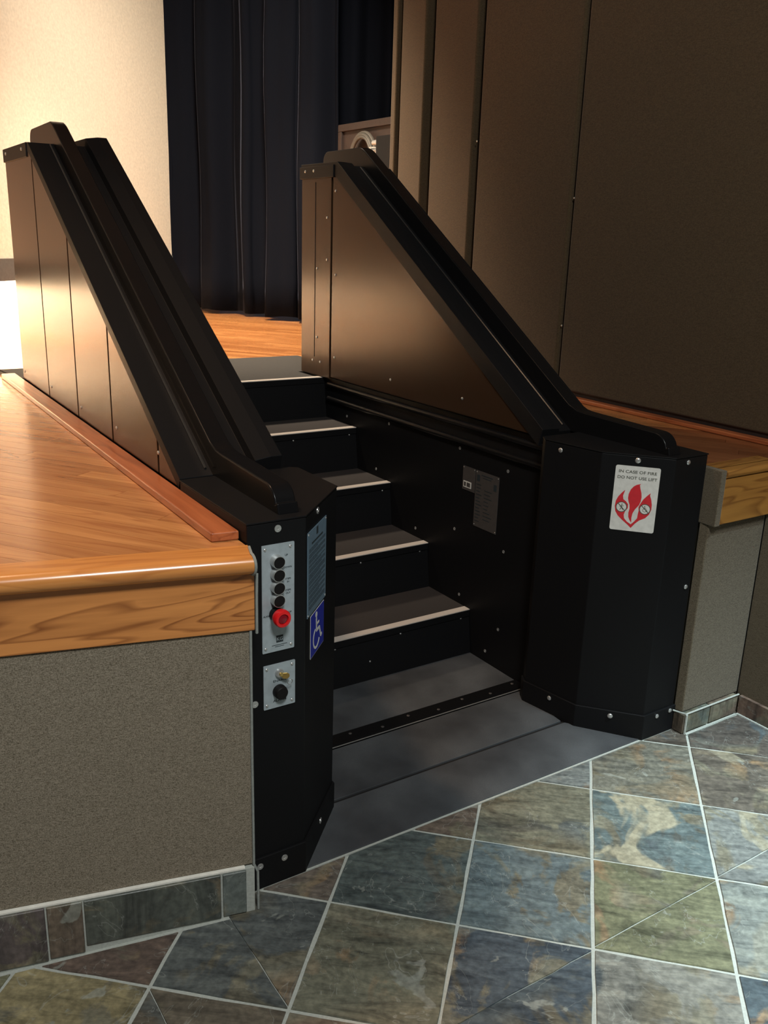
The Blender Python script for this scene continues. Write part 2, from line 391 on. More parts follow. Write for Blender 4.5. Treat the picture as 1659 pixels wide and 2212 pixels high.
def slate(poly, color, z, name='tile', parent=floor, alpha=1.0):
    if len(poly) < 3 or parea(poly) < 0.0006: return
    cx_ = sum(p[0] for p in poly) / len(poly); cy_ = sum(p[1] for p in poly) / len(poly)
    top = [(cx_ + (p[0] - cx_) * 0.993, cy_ + (p[1] - cy_) * 0.993) for p in poly]
    mb = MB(); a = mb.verts([(p[0], p[1], fz(p[0]) - 0.012) for p in poly]); m = mb.verts([(p[0], p[1], fz(p[0]) + z - 0.002) for p in poly]); b = mb.verts([(p[0], p[1], fz(p[0]) + z) for p in top]); n = len(poly)
    mb.face(b)
    for i in range(n):
        mb.face([a[i], a[(i + 1) % n], m[(i + 1) % n], m[i]]); mb.face([m[i], m[(i + 1) % n], b[(i + 1) % n], b[i]])
    o = mb.done(name, 'slate', parent); o.color = (*color, alpha)
    return o
G = 0.0042
for i in range(-7, 6):
    for j in range(-7, 8):
        s0, s1 = S0 + i * DS + G * 1.41, S0 + (i + 1) * DS - G * 1.41; d0, d1 = D0 + j * DD + G * 1.41, D0 + (j + 1) * DD - G * 1.41
        sq = [((s + d) / 2, (s - d) / 2) for s, d in ((s0, d0), (s0, d1), (s1, d1), (s1, d0))]
        cxx = sum(p[0] for p in sq) / 4; cyy = sum(p[1] for p in sq) / 4
        if cxx < -2.4 or cxx > 2.6 or cyy < -2.6 or cyy > 0.75: continue
        pieces = [sq]
        if i + j in (1, 3, 5) or True:
            if abs(cyy + 0.564) < 0.05 and cxx > 0.0:
                pieces = [clip(sq, 0, cyy + 0.0015, 0, -1), clip(sq, 0, cyy - 0.0015, 0, 1)]
            elif abs(cxx + 0.08) < 0.05 and -0.5 < cyy < 0.1 or abs(cxx + 0.30) < 0.05 and -0.6 < cyy < -0.2:
                pieces = [clip(sq, cxx + 0.0013, 0, -1, 0), clip(sq, cxx - 0.0013, 0, 1, 0)]
        for pc in pieces:
            if len(pc) < 3: continue
            mx = (min(p[0] for p in pc) + max(p[0] for p in pc)) / 2
            if mx < -0.02: pc = clip(pc, *L(0, 0.012), -LN.x, -LN.y)
            elif mx < 1.56 or cyy > -0.3 and mx < 1.6 and min(p[0] for p in pc) < 1.5: pc = clip(pc, 0, -0.006, 0, 1)
            elif min(p[1] for p in pc) < 0: pc = clip(pc, 0, -0.058, 0, 1)
            if len(pc) < 3: continue
            if mx > 1.5: pc = clip(pc, 1.79, 0, 1, 0)
            if len(pc) < 3: continue
            near = (i, j) in tone
            col = tone.get((i, j)) or rnd.choice([BLUE, GRN, OLIVE, BRN, GREY, DKBLUE])
            r2 = random.Random(i * 31 + j * 7 + len(pc)); col = tuple(c * r2.uniform(0.93, 1.07) for c in col)
            slate(rough_poly(pc, r2), col, 0.0 + r2.uniform(-0.0006, 0.0006), alpha={(1, 2): 0.1, (1, 3): 0.45, (2, 3): 0.5, (-1, 1): 0.8, (0, 3): 0.75}.get((i, j), 1.0))
# pale grout bead along the foot of the lift
mb = MB().box((-0.02, -0.005, -0.005), (1.51, 0.004, 0.0008)); mb.done('grout_bead', 'grout', floor)

# ------------------------------------------------------------------ raised stage (part of the building)
stage = MB().plan([L(0.02, -0.03), L(2.9, -0.03), (-2.83, 9.6), (-0.02, 9.6), (-0.012, 0.05)], 0.0, 0.861)
stage.plan([(-0.02, 2.63), (W + 0.02, 2.63), (W + 0.02, 9.6), (-0.02, 9.6)], 0.0, 0.861)
stage.plan([(W + 0.02, -0.02), (3.6, -0.02), (3.6, 9.6), (W + 0.02, 9.6)], 0.0, 0.861)
stage = stage.done('stage', 'fabric_dark'); tag(stage, 'raised stage with golden oak boards and fabric covered front', kind='structure')
st_far = MB()
far_tone = []
U = Vector((-0.58, 0.815)).normalized(); V = Vector((U.y, -U.x)); PW = 0.057
regions = [
    [(L(0.0, -0.055), (-LN.x * -1, -LN.y * -1)), ((-0.004, 0), (1, -0.02)), ((0, 2.66), (0, 1)), ((-2.8, 0), (-1, 0))],
    [((0, 2.66), (0, -1)), ((0, 9.5), (0, 1)), ((-2.8, 0), (-1, 0)), ((3.5, 0), (1, 0))],
    [((0, 0.035), (0, -1)), ((W + 0.022, 0), (-1, 0)), ((0, 2.66), (0, 1)), ((3.5, 0), (1, 0))],
]
rp = random.Random(11); nplank = 0
def add_plank(poly, tn, near, mat='oak'):
    global nplank
    if near:
        c = Vector((sum(p[0] for p in poly) / len(poly), sum(p[1] for p in poly) / len(poly)))
        mb = MB(); mb.plan([tuple(c + (Vector(p) - c) * 0.9995) for p in poly], 0.862, STZ)
        o = mb.done('floor_board', mat, stage)
        a = o.data.attributes.new('tone', 'FLOAT', 'FACE')
        for k in range(len(a.data)): a.data[k].value = tn
        nplank += 1
    else:
        n0 = len(st_far.b.faces); st_far.plan(poly, 0.862, STZ); far_tone.extend([tn] * (len(st_far.b.faces) - n0))
for ri, planes in enumerate(regions):
    for k in range(-60, 220):
        v0 = k * PW; pos = -6 + rp.uniform(0, 1.2)
        while pos < 12:
            ln = rp.uniform(0.5, 1.5); tn = min(1, max(0, rp.gauss(0.5, 0.26)))
            q = [U * pos + V * (v0 + 0.0004), U * (pos + ln - 0.0008) + V * (v0 + 0.0004), U * (pos + ln - 0.0008) + V * (v0 + PW - 0.0004), U * pos + V * (v0 + PW - 0.0004)]
            pos += ln
            poly = [(p.x, p.y) for p in q]
            for (P, n) in planes:
                poly = clip(poly, P[0], P[1], n[0], n[1])
                if len(poly) < 3: break
            if len(poly) < 3 or parea(poly) < 2e-4: continue
            cx_ = sum(p[0] for p in poly) / len(poly); cy_ = sum(p[1] for p in poly) / len(poly)
            near = (ri == 0 and cx_ > -0.62 - 0 and cx_ > -0.55 - 0.02 * cy_) or (ri == 2 and cx_ < 2.05 and cy_ < 0.55) or (ri == 1 and 0.9 < cx_ < 2.4 and 2.6 < cy_ < 4.4)
            add_plank(poly, tn, near, 'oak_shaded' if ri == 2 else 'oak')
bmesh.ops.recalc_face_normals(st_far.b, faces=st_far.b.faces[:])
o = st_far.done('far_floor_boards', 'oak', stage); o['kind'] = 'stuff'
a = o.data.attributes.new('tone', 'FLOAT', 'FACE')
for k in range(len(a.data)): a.data[k].value = far_tone[k] if k < len(far_tone) else 0.5
# oak nosing with a rounded front edge, along the left stage front
def nosing(pts0, pts1, nrm, ztop, r, back, parent, mat):
    """pts0, pts1: plan ends of the nose tip line; nrm outward"""
    prof = [(-back, ztop)] + [(-r + r * math.sin(math.radians(t)), ztop - r + r * math.cos(math.radians(t))) for t in range(0, 181, 15)] + [(-back, ztop - 2 * r)]
    mb = MB(); N = Vector(nrm)
    mb.prism(prof, lambda p: (pts0[0] + N.x * p[0], pts0[1] + N.y * p[0], p[1]), lambda p: (pts1[0] + N.x * p[0], pts1[1] + N.y * p[0], p[1]))
    return mb.done('nosing', mat, parent, smooth=True)
nosing(L(0.004, 0.026), L(2.9, 0.026), LN, STZ, 0.021, 0.081, stage, 'oak_nose')
# fascia board, fabric front, trim and slate baseboard on the left
MB().plan([L(0, 0.0), L(2.9, 0.0), L(2.9, -0.03), L(0.0, -0.03)], 0.711, 0.845).done('fascia_board', 'oak_fascia', stage, bevel=0.002)
MB().plan([L(0.008, -0.006), L(2.9, -0.006), L(2.9, -0.03), L(0.008, -0.03)], 0.118, 0.712).done('fabric_panel', 'fabric', stage, bevel=0.004)
MB().plan([L(0.03, 0.002), L(2.9, 0.002), L(2.9, -0.03), L(0.03, -0.03)], 0.1142, 0.1182).done('metal_trim', 'trim_white', stage)
MB().plan([L(0.008, 0.001), L(2.9, 0.001), L(2.9, -0.03), L(0.008, -0.03)], -0.16, 0.1135).done('baseboard_bed', 'grout', stage)
for (t0, t1, cl) in ((0.028, 0.082, (0.10, 0.12, 0.11)), (0.087, 0.385, (0.075, 0.085, 0.07)), (0.389, 0.462, (0.115, 0.085, 0.06)), (0.466, 0.77, (0.075, 0.06, 0.06)), (0.775, 1.07, GRN), (1.075, 1.38, BRN)):
    mb = MB(); mb.plan([L(t0, 0.006), L(t1, 0.006), L(t1, -0.01), L(t0, -0.01)], fz(L(t0)[0]) + 0.002, 0.112); o = mb.done('baseboard_tile', 'slate', stage, bevel=0.0015, segs=1); o.color = (*cl, 1)
# pale caulk bead where nosing, fascia and fabric meet the lift
NE = Vector(L(0.004, 0.026))
pts = [(NE.x + 0.003, NE.y + 0.021 - 0.0215 * math.sin(math.radians(t)), STZ - 0.021 + 0.0225 * math.cos(math.radians(t))) for t in range(0, 190, 18)]
MB().tube([(-0.004, -0.02, STZ + 0.0015)] + pts + [(-0.006, -0.061, 0.840), (-0.007, -0.0605, 0.78), (-0.007, -0.0605, 0.705)], 0.0032, 6).done('caulk_bead', 'caulk', stage, smooth=True)
MB().tube([(-0.0175, -0.0515, 0.71), (-0.018, -0.0515, 0.4), (-0.0175, -0.052, 0.12), (-0.010, -0.057, 0.10), (-0.010, -0.0585, -0.003)], 0.0032, 6).done('caulk_bead', 'caulk', stage, smooth=True)
# right of the lift: narrow pier and return, fabric with oak fascia and slate base
MB().plan([(1.517, -0.03), (1.80, -0.03), (1.80, 0.0), (1.510, 0.0)], 0.07, 0.72).done('fabric_panel', 'fabric_shaded', stage, bevel=0.004)
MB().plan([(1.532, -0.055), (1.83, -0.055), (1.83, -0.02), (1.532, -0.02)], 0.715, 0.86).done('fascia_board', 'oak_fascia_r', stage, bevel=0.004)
MB().plan([(1.509, -0.056), (1.533, -0.056), (1.533, 0.03), (1.509, 0.03)], 0.712, 0.887).done('fabric_panel', 'fabric_shaded', stage, bevel=0.003)
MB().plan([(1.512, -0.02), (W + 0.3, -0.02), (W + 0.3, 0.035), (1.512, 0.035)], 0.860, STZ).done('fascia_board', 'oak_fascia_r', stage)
nosing((1.532, -0.062), (1.86, -0.062), (0, -1), STZ, 0.012, 0.045, stage, 'oak_fascia_r')
MB().box((1.80, -1.9, 0.0), (3.6, -0.03, 0.72)).done('return_front', 'fabric_shaded', stage, bevel=0.004)
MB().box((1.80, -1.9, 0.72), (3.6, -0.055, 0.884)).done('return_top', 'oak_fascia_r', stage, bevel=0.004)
for (lo, hi, cl) in (((1.520, -0.045, 0.003), (1.64, -0.025, 0.068), (0.10, 0.12, 0.10)), ((1.645, -0.045, 0.003), (1.785, -0.025, 0.068), (0.12, 0.085, 0.06)),
                     ((1.508, -0.045, 0.003), (1.517, 0.03, 0.068), (0.12, 0.09, 0.06)), ((1.787, -0.36, 0.003), (1.80, -0.05, 0.068), (0.13, 0.08, 0.055)), ((1.787, -0.68, 0.003), (1.80, -0.365, 0.068), BRN), ((1.787, -1.0, 0.003), (1.80, -0.685, 0.068), GRN), ((1.787, -1.32, 0.003), (1.80, -1.005, 0.068), GREY), ((1.787, -1.64, 0.003), (1.80, -1.325, 0.068), PURP)):
    o = MB().box(lo, hi).done('baseboard_tile', 'slate', stage); o.color = (*cl, 1)
MB().tube([(1.517, -0.049, 0.0), (1.517, -0.049, 0.07)], 0.004, 6).done('grout_bead', 'grout', stage)
MB().tube([(1.50, 0.0, 0.071), (1.517, -0.046, 0.071), (1.788, -0.046, 0.071)], 0.003, 6).done('grout_bead', 'grout', stage)
MB().tube([(1.517, -0.053, 0.0), (1.787, -0.053, 0.0), (1.787, -1.2, 0)], 0.004, 6).done('grout_bead', 'grout', stage)
# red oak transition boards lying on the stage beside the lift
t0 = MB(); t0.plan([(-0.062, 0.045), (-0.0012, 0.035), (0.045, 2.49), (-0.012, 2.49)], STZ, STZ + 0.021)
t0 = t0.done('transition_board', 'oak_red', None, bevel=0.004); tag(t0, 'long red oak transition board lying on the stage along the left side of the lift', 'trim board')
t1 = MB(); t1.plan([(1.965, -0.9), (2.008, -0.9), (2.008, 2.5), (1.965, 2.5)], STZ, STZ + 0.016)
t1 = t1.done('transition_board', 'oak_red', None, bevel=0.005); tag(t1, 'thin red oak strip at the foot of the brown fabric wall right of the lift', 'trim board')

# ------------------------------------------------------------------ right wall: stretched fabric panels
wr = MB().box((2.06, -4.5, 0.0), (2.16, 2.56, 4.2)).done('wall_right', 'gap'); tag(wr, 'brown wall of tall stretched fabric panels', kind='structure')
def wpanel(y0, y1, x=2.0, mat='fabric_wall', z0=0.915): return MB().box((x, y0, z0), (2.07, y1, 4.1)).done('fabric_panel', mat, wr, bevel=0.012, segs=3)
M['fabric_wall'] = fabric('brown_wall_fabric', (0.056, 0.037, 0.019), (0.090, 0.061, 0.033), 300)
wpanel(-4.4, 1.172); wpanel(1.192, 1.815); wpanel(1.868, 2.20, 2.004); wpanel(2.262, 2.47, 1.996); wpanel(2.512, 2.56, 2.0)
MB().box((2.012, -4.4, STZ), (2.07, 2.5, 0.918)).done('base_strip', 'crate_wood', wr)
for (y, z) in ((1.182, 1.698), (1.19, 1.185), (1.84, 1.955)):
    screw((2.003, y - 0.012, z), (-1, 0, 0), 0.004, wr)
# ------------------------------------------------------------------ back of the stage
wb = MB().plan([B(-1.6, -0.36), B(6.5, -0.36), B(6.5, -0.5), B(-1.6, -0.5)], 0.80, 4.2).done('wall_back', 'wall_white'); tag(wb, 'bright cream wall behind the stage', kind='structure')
ce = MB().box((-4.5, -5.0, 4.2), (4.2, 12.5, 4.3)).done('ceiling', 'ceiling'); tag(ce, 'dark ceiling', kind='structure')
wl = MB().box((-4.6, -5.0, 0), (-4.5, 12.5, 4.2)).done('wall_left', 'house_wall'); tag(wl, 'plain beige side wall', kind='structure')
# projection screen with its dark bottom band
sc = empty('projection_screen', (B(2)[0], B(2)[1], STZ), 'large cream projection screen with dark bottom band at the back left of the stage', 'projection screen')
MB().plan([B(0), B(4.6), B(4.6, -0.01), B(0, -0.01)], 1.327, 4.1).done('screen_fabric', 'screen', sc)
MB().plan([B(0, 0.006), B(4.6, 0.006), B(4.6, -0.016), B(0, -0.016)], 1.195, 1.327).done('bottom_band', plain('charcoal_band', (0.10, 0.10, 0.095), 0.8), sc)
# ------------------------------------------------------------------ stage curtains
def curtain(name, path, z0, z1, label, amp, period, seed):
    rr = random.Random(seed); pts = []; acc = 0; path = [Vector(p) for p in path]
    phase = 0
    for a, b in zip(path, path[1:]):
        d = b - a; n = int(d.length / 0.012); nn = Vector((-d.y, d.x)).normalized()
        for k in range(n):
            p = a + d * (k / n); ph = acc / period * 2 * math.pi + 0.6 * math.sin(acc * 2.1 + seed)
            o = math.sin(ph) * amp + 0.25 * amp * math.sin(2.3 * ph + seed); pts.append((p, nn, o, ph)); acc += d.length / n
    b = bmesh.new(); rows = []
    for zi in range(13):
        z = z0 + (z1 - z0) * zi / 12; g = 1.0 - 0.15 * zi / 12; row = []
        for (p, nn, o, ph) in pts:
            q = p + nn * (o * g + 0.012 * math.sin(zi * 0.9 + ph * 0.5)); row.append(b.verts.new((q.x, q.y, z + (0.006 * math.sin(ph * 1.3) if zi == 0 else 0))))
        rows.append(row)
    for r0, r1 in zip(rows, rows[1:]):
        for i in range(len(r0) - 1): b.faces.new((r0[i], r0[i + 1], r1[i + 1], r1[i]))
    bmesh.ops.recalc_face_normals(b, faces=b.faces[:])
    me = bpy.data.meshes.new(name); b.to_mesh(me); b.free(); me.materials.append(M['velvet'])
    for p in me.polygons: p.use_smooth = True
    o = link(name, me); so = o.modifiers.new('thickness', 'SOLIDIFY'); so.thickness = 0.012; return tag(o, label, 'curtain')
curtain('stage_curtain', [(1.80, 5.82), (2.02, 5.78), (2.17, 5.45), (2.40, 5.02), (2.44, 4.55), (2.62, 4.2)], 0.915, 4.15, 'navy black pleated velvet leg curtain next to the cream screen', 0.07, 0.36, 2)
curtain('masking_curtain', [(2.70, 4.6), (3.15, 4.3), (3.2, 3.0), (3.1, 2.3)], 0.90, 4.15, 'unlit black masking curtain behind the brown cabinet', 0.05, 0.3, 5)
# equipment cabinet offstage with a hanging cable coil and dark speaker box
cb = empty('equipment_cabinet', (2.75, 3.8, STZ), 'brown wooden cabinet standing offstage behind the right guard rail', 'cabinet')
MB().box((2.62, 3.45, STZ), (3.05, 4.12, 2.24)).done('body', 'crate_wood', cb, bevel=0.004)
MB().box((2.600, 3.44, 2.205), (2.625, 4.13, 2.25)).done('top_rail', 'crate_wood', cb, bevel=0.003)
MB().box((2.600, 4.085, STZ), (2.625, 4.13, 2.205)).done('side_rail', 'crate_wood', cb, bevel=0.003)
pts = [(2.585, 3.77 + 0.155 * math.cos(math.radians(a)), 2.02 + 0.155 * math.sin(math.radians(a))) for a in range(0, 360, 12)]
ca = MB(); ca.tube(pts, 0.013, 8, True)
ca.tube([(2.572 - 0.004, 3.765 + 0.135 * math.cos(math.radians(a)), 2.02 + 0.14 * math.sin(math.radians(a))) for a in range(0, 360, 12)], 0.012, 8, True)
ca.tube([(2.560, 3.755 + 0.115 * math.cos(math.radians(a)), 2.025 + 0.12 * math.sin(math.radians(a))) for a in range(0, 360, 12)], 0.010, 8, True)
ca = ca.done('cable_coil', 'cable_grey', None, smooth=True); tag(ca, 'grey cable coil hanging on the brown cabinet', 'cable')
sp = empty('speaker_box', (2.55, 3.35, STZ), 'narrow black box with small metal connectors standing by the brown cabinet', 'speaker')
MB().box((2.46, 3.18, STZ), (2.66, 3.42, 2.12)).done('body', 'black', sp, bevel=0.006)
for z in (2.12, 2.06, 2.03, 1.985, 1.955): MB().cyl((2.50, 3.42, z - 0.03), (0, 1, 0), 0.02, 0.015, 0.09, 10).done('connector', 'steel', sp, smooth=True)
for z in (2.05, 1.99): MB().cyl((2.53, 3.47, z), (-1, 0, 0), 0.016, 0.012, 0.08, 10).done('connector', 'steel', sp, smooth=True)

# ------------------------------------------------------------------ wheelchair lift with steps
lift = empty('wheelchair_lift', (0.75, 0.6, 0), 'black wheelchair lift with built-in steps and sloping guard rails at the stage front', 'lift')

class Side:
    def __init__(s, xo, k, sg, slope, ya, yb, yr, zt, lip):
        s.xo, s.k, s.sg, s.m, s.ya, s.yb, s.yr, s.zt, s.lip = xo, k, sg, slope, ya, yb, yr, zt, lip
    def P(s, X, y, z): return (s.xo + s.k * y + s.sg * X, y, z)
    def line(s, y, n=0.0):
        c = math.cos(math.atan(s.m)); off = n / c
        return min(0.93 + s.m * (y - s.ya) + off, s.zt + n)
    def body(s, n):
        """side outline above z=0.905 at perpendicular offset n from the sloping edge, as y,z points of the top line"""
        c = math.cos(math.atan(s.m)); off = n / c
        ya = s.ya - (off - n) / s.m if s.m else s.ya
        yb = s.ya + (s.zt + n - 0.93 - off) / s.m
        return ya, yb
LS = Side(0.0, 0.02, 1, 0.592, 0.412, 1.86, 2.335, 1.803, 0.034)
RS = Side(W, 0.0, -1, 0.648, 0.440, 1.79, 2.10, 1.803, 0.012)

def ext(mb, side, poly, X0, X1): return mb.prism(poly, lambda p: side.P(X0, p[0], p[1]), lambda p: side.P(X1, p[0], p[1]))

def cut_outline(side, y0, y1, zb, n):
    """outline of the region between y0 and y1, above zb and under the sloping line offset by n"""
    ya, yb = side.body(n); top = side.zt + n
    def z(y): return min(0.93 + side.m * (y - side.ya) + n / math.cos(math.atan(side.m)), top)
    yz = side.ya + (zb - 0.93 - n / math.cos(math.atan(side.m))) / side.m
    pts = [(max(y0, yz), zb), (y1, zb), (y1, z(y1))]
    if y0 < yb < y1: pts.append((yb, top))
    if y0 > yz: pts.append((y0, z(y0)))
    return pts

for side, nm in ((LS, 'left'), (RS, 'right')):
    left = nm == 'left'
    # core of the guard box
    ext(MB(), side, cut_outline(side, 0.30, side.yr - 0.012, 0.0 if not left else 0.02, -0.022), 0.014, 0.235).done('guard_body', 'gap', lift)
    # sloping cap swept along the top line (x across, n upward)
    cs = [(0.0, -0.03), (0.0, 0.0), (0.19, 0.0), (0.194, side.lip * 0.8), (0.236, side.lip), (0.267, side.lip), (0.267, -0.045), (0.252, -0.045), (0.252, -0.03)]
    if left: cs = [(x * (1.045 if x > 0.1 else 1), n) for x, n in cs]
    mb = MB(); rows = []
    slopey = math.atan(side.m)
    for idx, (y, z) in enumerate(((side.ya, 0.93), (side.ya + (side.zt - 0.93) / side.m, side.zt), (side.yr, side.zt))):
        row = []
        for (X, n) in cs:
            if idx == 0: q = (y - n * math.tan(slopey / 2), z + n)
            elif idx == 1: q = (y - n * math.tan(slopey / 2), z + n)
            else: q = (y, z + n)
            row.append(mb.b.verts.new(side.P(X, *q)))
        rows.append(row)
    for a, b in zip(rows, rows[1:]):
        for i in range(len(cs)): mb.face([a[i], a[(i + 1) % len(cs)], b[(i + 1) % len(cs)], b[i]])
    mb.face(rows[0][::-1]); mb.face(rows[-1])
    mb.done('sloping_cap', 'black', lift, bevel=0.0012, segs=1)
    # thin raised beads either side of the handrail
    for X in (0.076, 0.157):
        c = math.atan(side.m); pts = []
        ybt = side.ya + (side.zt - 0.93) / side.m
        q0 = (side.ya + 0.02, 0.93 + 0.02 * side.m + 0.002); q1 = (ybt - 0.01, side.zt - 0.01 * side.m + 0.002)
        MB().tube([side.P(X, *q0), side.P(X, *q1)], 0.0035, 6).done('trim_bead', 'bead', lift, smooth=True)
    # handrail
    ybt = side.ya + (side.zt - 0.93) / side.m
    def arc(cy, cz, r, a0, a1, k=5): return [(cy + r * math.cos(math.radians(a0 + (a1 - a0) * i / k)), cz + r * math.sin(math.radians(a0 + (a1 - a0) * i / k))) for i in range(k + 1)]
    top = [(0.028, 0.928)] + [(0.036, 0.955)] + arc(0.095, 0.937, 0.052, 165, 95, 5)
    yb0 = side.ya - 0.045; rise = 0.062
    # sloped segment keeps the same distance above the cap
    zc = lambda y: 0.93 + side.m * (y - side.ya) + 0.058 / math.cos(slopey)
    ytop = ybt - 0.02; ztop = side.zt + 0.078
    y_s = side.ya + (0.998 - 0.93 - 0.058 / math.cos(slopey)) / side.m
    y_e = side.ya + (ztop - 0.93 - 0.058 / math.cos(slopey)) / side.m
    top += [(y_s - 0.05, 0.996), (y_s - 0.02, 0.999), (y_s + 0.02, zc(y_s + 0.024)), (y_e - 0.03, zc(y_e - 0.03)), (y_e - 0.008, ztop - 0.008), (y_e + 0.015, ztop)]
    yend = (2.27 if left else 2.13)
    top += [(yend - 0.04, ztop - 0.002)] + arc(yend - 0.04, ztop - 0.042, 0.04, 80, 10, 4) + [(yend + 0.002, side.zt - 0.005)]
    bot = [(ybt + 0.0, side.zt - 0.006), (side.ya, 0.924)]
    poly = top + bot
    ext(MB(), side, poly, 0.088, 0.140).done('handrail', 'black_gloss', lift, bevel=0.009, segs=3)
    # rear cap rim
    MB().prism([(side.zt - 0.048, 0), (side.zt + 0.001, 0), (side.zt + 0.001, 1), (side.zt - 0.048, 1)],
               lambda p: side.P(-0.004, (side.yr + 0.006) if p[1] else (ybt + 0.02), p[0]), lambda p: side.P(0.272 if not left else 0.283, (side.yr + 0.006) if p[1] else (ybt + 0.02), p[0])).done('end_cap', 'black', lift, bevel=0.002)
    for X, nx in (((-0.004), -side.sg),) if left else ((0.272, -1),):
        for y in (side.yr - 0.055, side.yr - 0.13) if not left else (side.yr - 0.06, side.yr - 0.36):
            screw(side.P(X, y + 0.006, side.zt - 0.018), (nx, 0, 0), 0.006, lift)
    # outer skin plates with open seams
    seams = [0.02, 0.575, 1.0, 1.41, 1.845, side.yr] if left else [0.30, 1.2, side.yr]
    for y0, y1 in zip(seams, seams[1:]):
        pl = cut_outline(side, y0 + 0.006, y1 - 0.006, 0.906 if left else 0.905, -0.024)
        ext(MB(), side, pl, 0.0005, 0.013).done('skin_panel', 'skin', lift, bevel=0.0012, segs=1)
    # inner skin plates
    Xi = 0.278 if left else 0.267
    ins = [(0.30, 1.822), (1.836, side.yr - 0.001)]
    for y0, y1 in ins:
        pl = cut_outline(side, y0, y1, 0.916 if y0 < 1 else 0.908, -0.040)
        ext(MB(), side, pl, 0.236, Xi - 0.004).done('skin_panel', 'skin', lift, bevel=0.0012, segs=1)
    # lower inner wall of the stair well
    pl = [(0.38, 0.002), (2.09, 0.002), (2.09, 0.906), (0.38, 0.906)]
    ext(MB(), side, pl, 0.236, 0.244).done('well_wall', 'black', lift)
    for z in (0.878, 0.815):
        p0 = Vector(side.P(0.250, 0.405, z)); p1 = Vector(side.P(0.250, 1.86, z))
        MB().tube([p0, p1], 0.0115, 10).done('side_rail', 'black_gloss', lift, smooth=True)

# inner skin screws on the right guard (world y, z)
for (y, z) in ((1.87, 1.765), (1.868, 1.594), (1.866, 1.42), (1.953, 1.38), (1.95, 1.08), (1.988, 0.973), (1.918, 0.972)): screw((1.243, y, z), (-1, 0, 0), 0.0055, lift)
for (y, z) in ((1.798, 1.70), (1.79, 1.36), (1.789, 1.008), (1.337, 0.975), (0.867, 0.974)): screw((1.243, y, z), (-1, 0, 0), 0.0055, lift)
MB().box((1.2425, 1.972, 0.99), (1.2445, 1.9745, 1.74)).done('skin_fold', 'gap', lift)
for (y, z) in ((1.705, 0.759), (1.367, 0.788), (1.455, 0.576), (1.149, 0.399), (0.895, 0.470), (0.439, 0.755), (0.889, 0.785), (0.615, 0.76), (0.434, 0.464),
               (0.608, 0.467), (0.844, 0.22), (0.67, 0.055), (0.607, 0.167), (0.429, 0.162)):
    screw((1.2635, y, z), (-1, 0, 0), 0.0065, lift, flat=True)
# left outer skin screws
for (y, z) in ((1.37, 0.945), (0.955, 0.955), (0.572, 0.962), (2.29, 0.94), (1.80, 0.95)): screw(LS.P(0.001, y, z), (-1, 0, 0), 0.0055, lift)

# end posts
polyL = [(0.0, 0.0), (0.142, 0.0), (0.325, 0.18), (0.325, 0.385), (0.305, 0.40), (0.004, 0.40)]
polyR = [(W, 0.0), (1.365, 0.0), (1.226, 0.161), (1.192, 0.37), (1.21, 0.40), (W, 0.40)]
MB().plan(polyL, 0.0, 0.926).done('post_housing', 'black', lift, bevel=0.003)
MB().plan(polyR, 0.0, 0.926).done('post_housing', 'black', lift, bevel=0.003)
def grow(poly, d):
    c = Vector((sum(p[0] for p in poly) / len(poly), sum(p[1] for p in poly) / len(poly))); out = []
    n = len(poly); ccw = sum(poly[i - 1][0] * poly[i][1] - poly[i][0] * poly[i - 1][1] for i in range(n)) > 0
    for i in range(n):
        a, b, e = Vector(poly[i - 1]), Vector(poly[i]), Vector(poly[(i + 1) % n])
        d1 = (b - a).normalized(); d2 = (e - b).normalized(); s_ = 1 if ccw else -1
        n1 = Vector((d1.y, -d1.x)) * s_; n2 = Vector((d2.y, -d2.x)) * s_; m = (n1 + n2).normalized(); k = d / max(0.3, m.dot(n1))
        out.append(tuple(b + m * k))
    return out
for poly in (polyL, polyR):
    MB().plan(grow(poly, 0.0015), 0.9265, 0.9305).done('top_plate', 'black', lift, bevel=0.0012)
    MB().plan(grow(poly, 0.006), 0.0, 0.088).done('base_flange', 'black', lift, bevel=0.002)
MB().box((0.23, 0.40, 0.9), (0.292, 0.44, 0.922)).done('rear_step', 'black', lift, bevel=0.002)
# big cap screws on the posts
FL = Frame((0, 0, 0), (1, 0, 0), (0, -1, 0))
nC = Vector((0.701, -0.713, 0)); FC = Frame((0.142, 0, 0), (0.713, 0.701, 0), nC)
FRc = Frame((1.226, 0.161, 0), (0.6535, -0.757, 0), (-0.757, -0.6535, 0))
screw(FL.p(0.073, 0.910, 0.0005), FL.n, 0.0085, lift, flat=True); screw(FL.p(0.014, 0.500, 0.0005), FL.n, 0.0085, lift, flat=True)
screw(FL.p(0.020, 0.066, 0.0065), FL.n, 0.0085, lift, flat=True); screw(FL.p(0.085, 0.066, 0.0065), FL.n, 0.0085, lift, flat=True)
screw(FC.p(0.09, 0.915, 0.0005), nC, 0.0085, lift, flat=True); screw(FC.p(0.122, 0.062, 0.0065), nC, 0.0085, lift, flat=True)
screw(FRc.p(0.105, 0.913, 0.0005), FRc.n, 0.0085, lift); screw(FRc.p(0.11, 0.070, 0.0065), FRc.n, 0.0085, lift)
for (x, z, c) in ((1.419, 0.912, 0.0005), (1.485, 0.505, 0.0005), (1.484, 0.075, 0.0065), (1.422, 0.072, 0.0065)): screw(FL.p(x, z, c), FL.n, 0.0075, lift)
screw((1.203, 0.31, 0.905), (-1, -0.1, 0), 0.008, lift); screw((1.203, 0.26, 0.07), (-1, -0.1, 0), 0.008, lift)
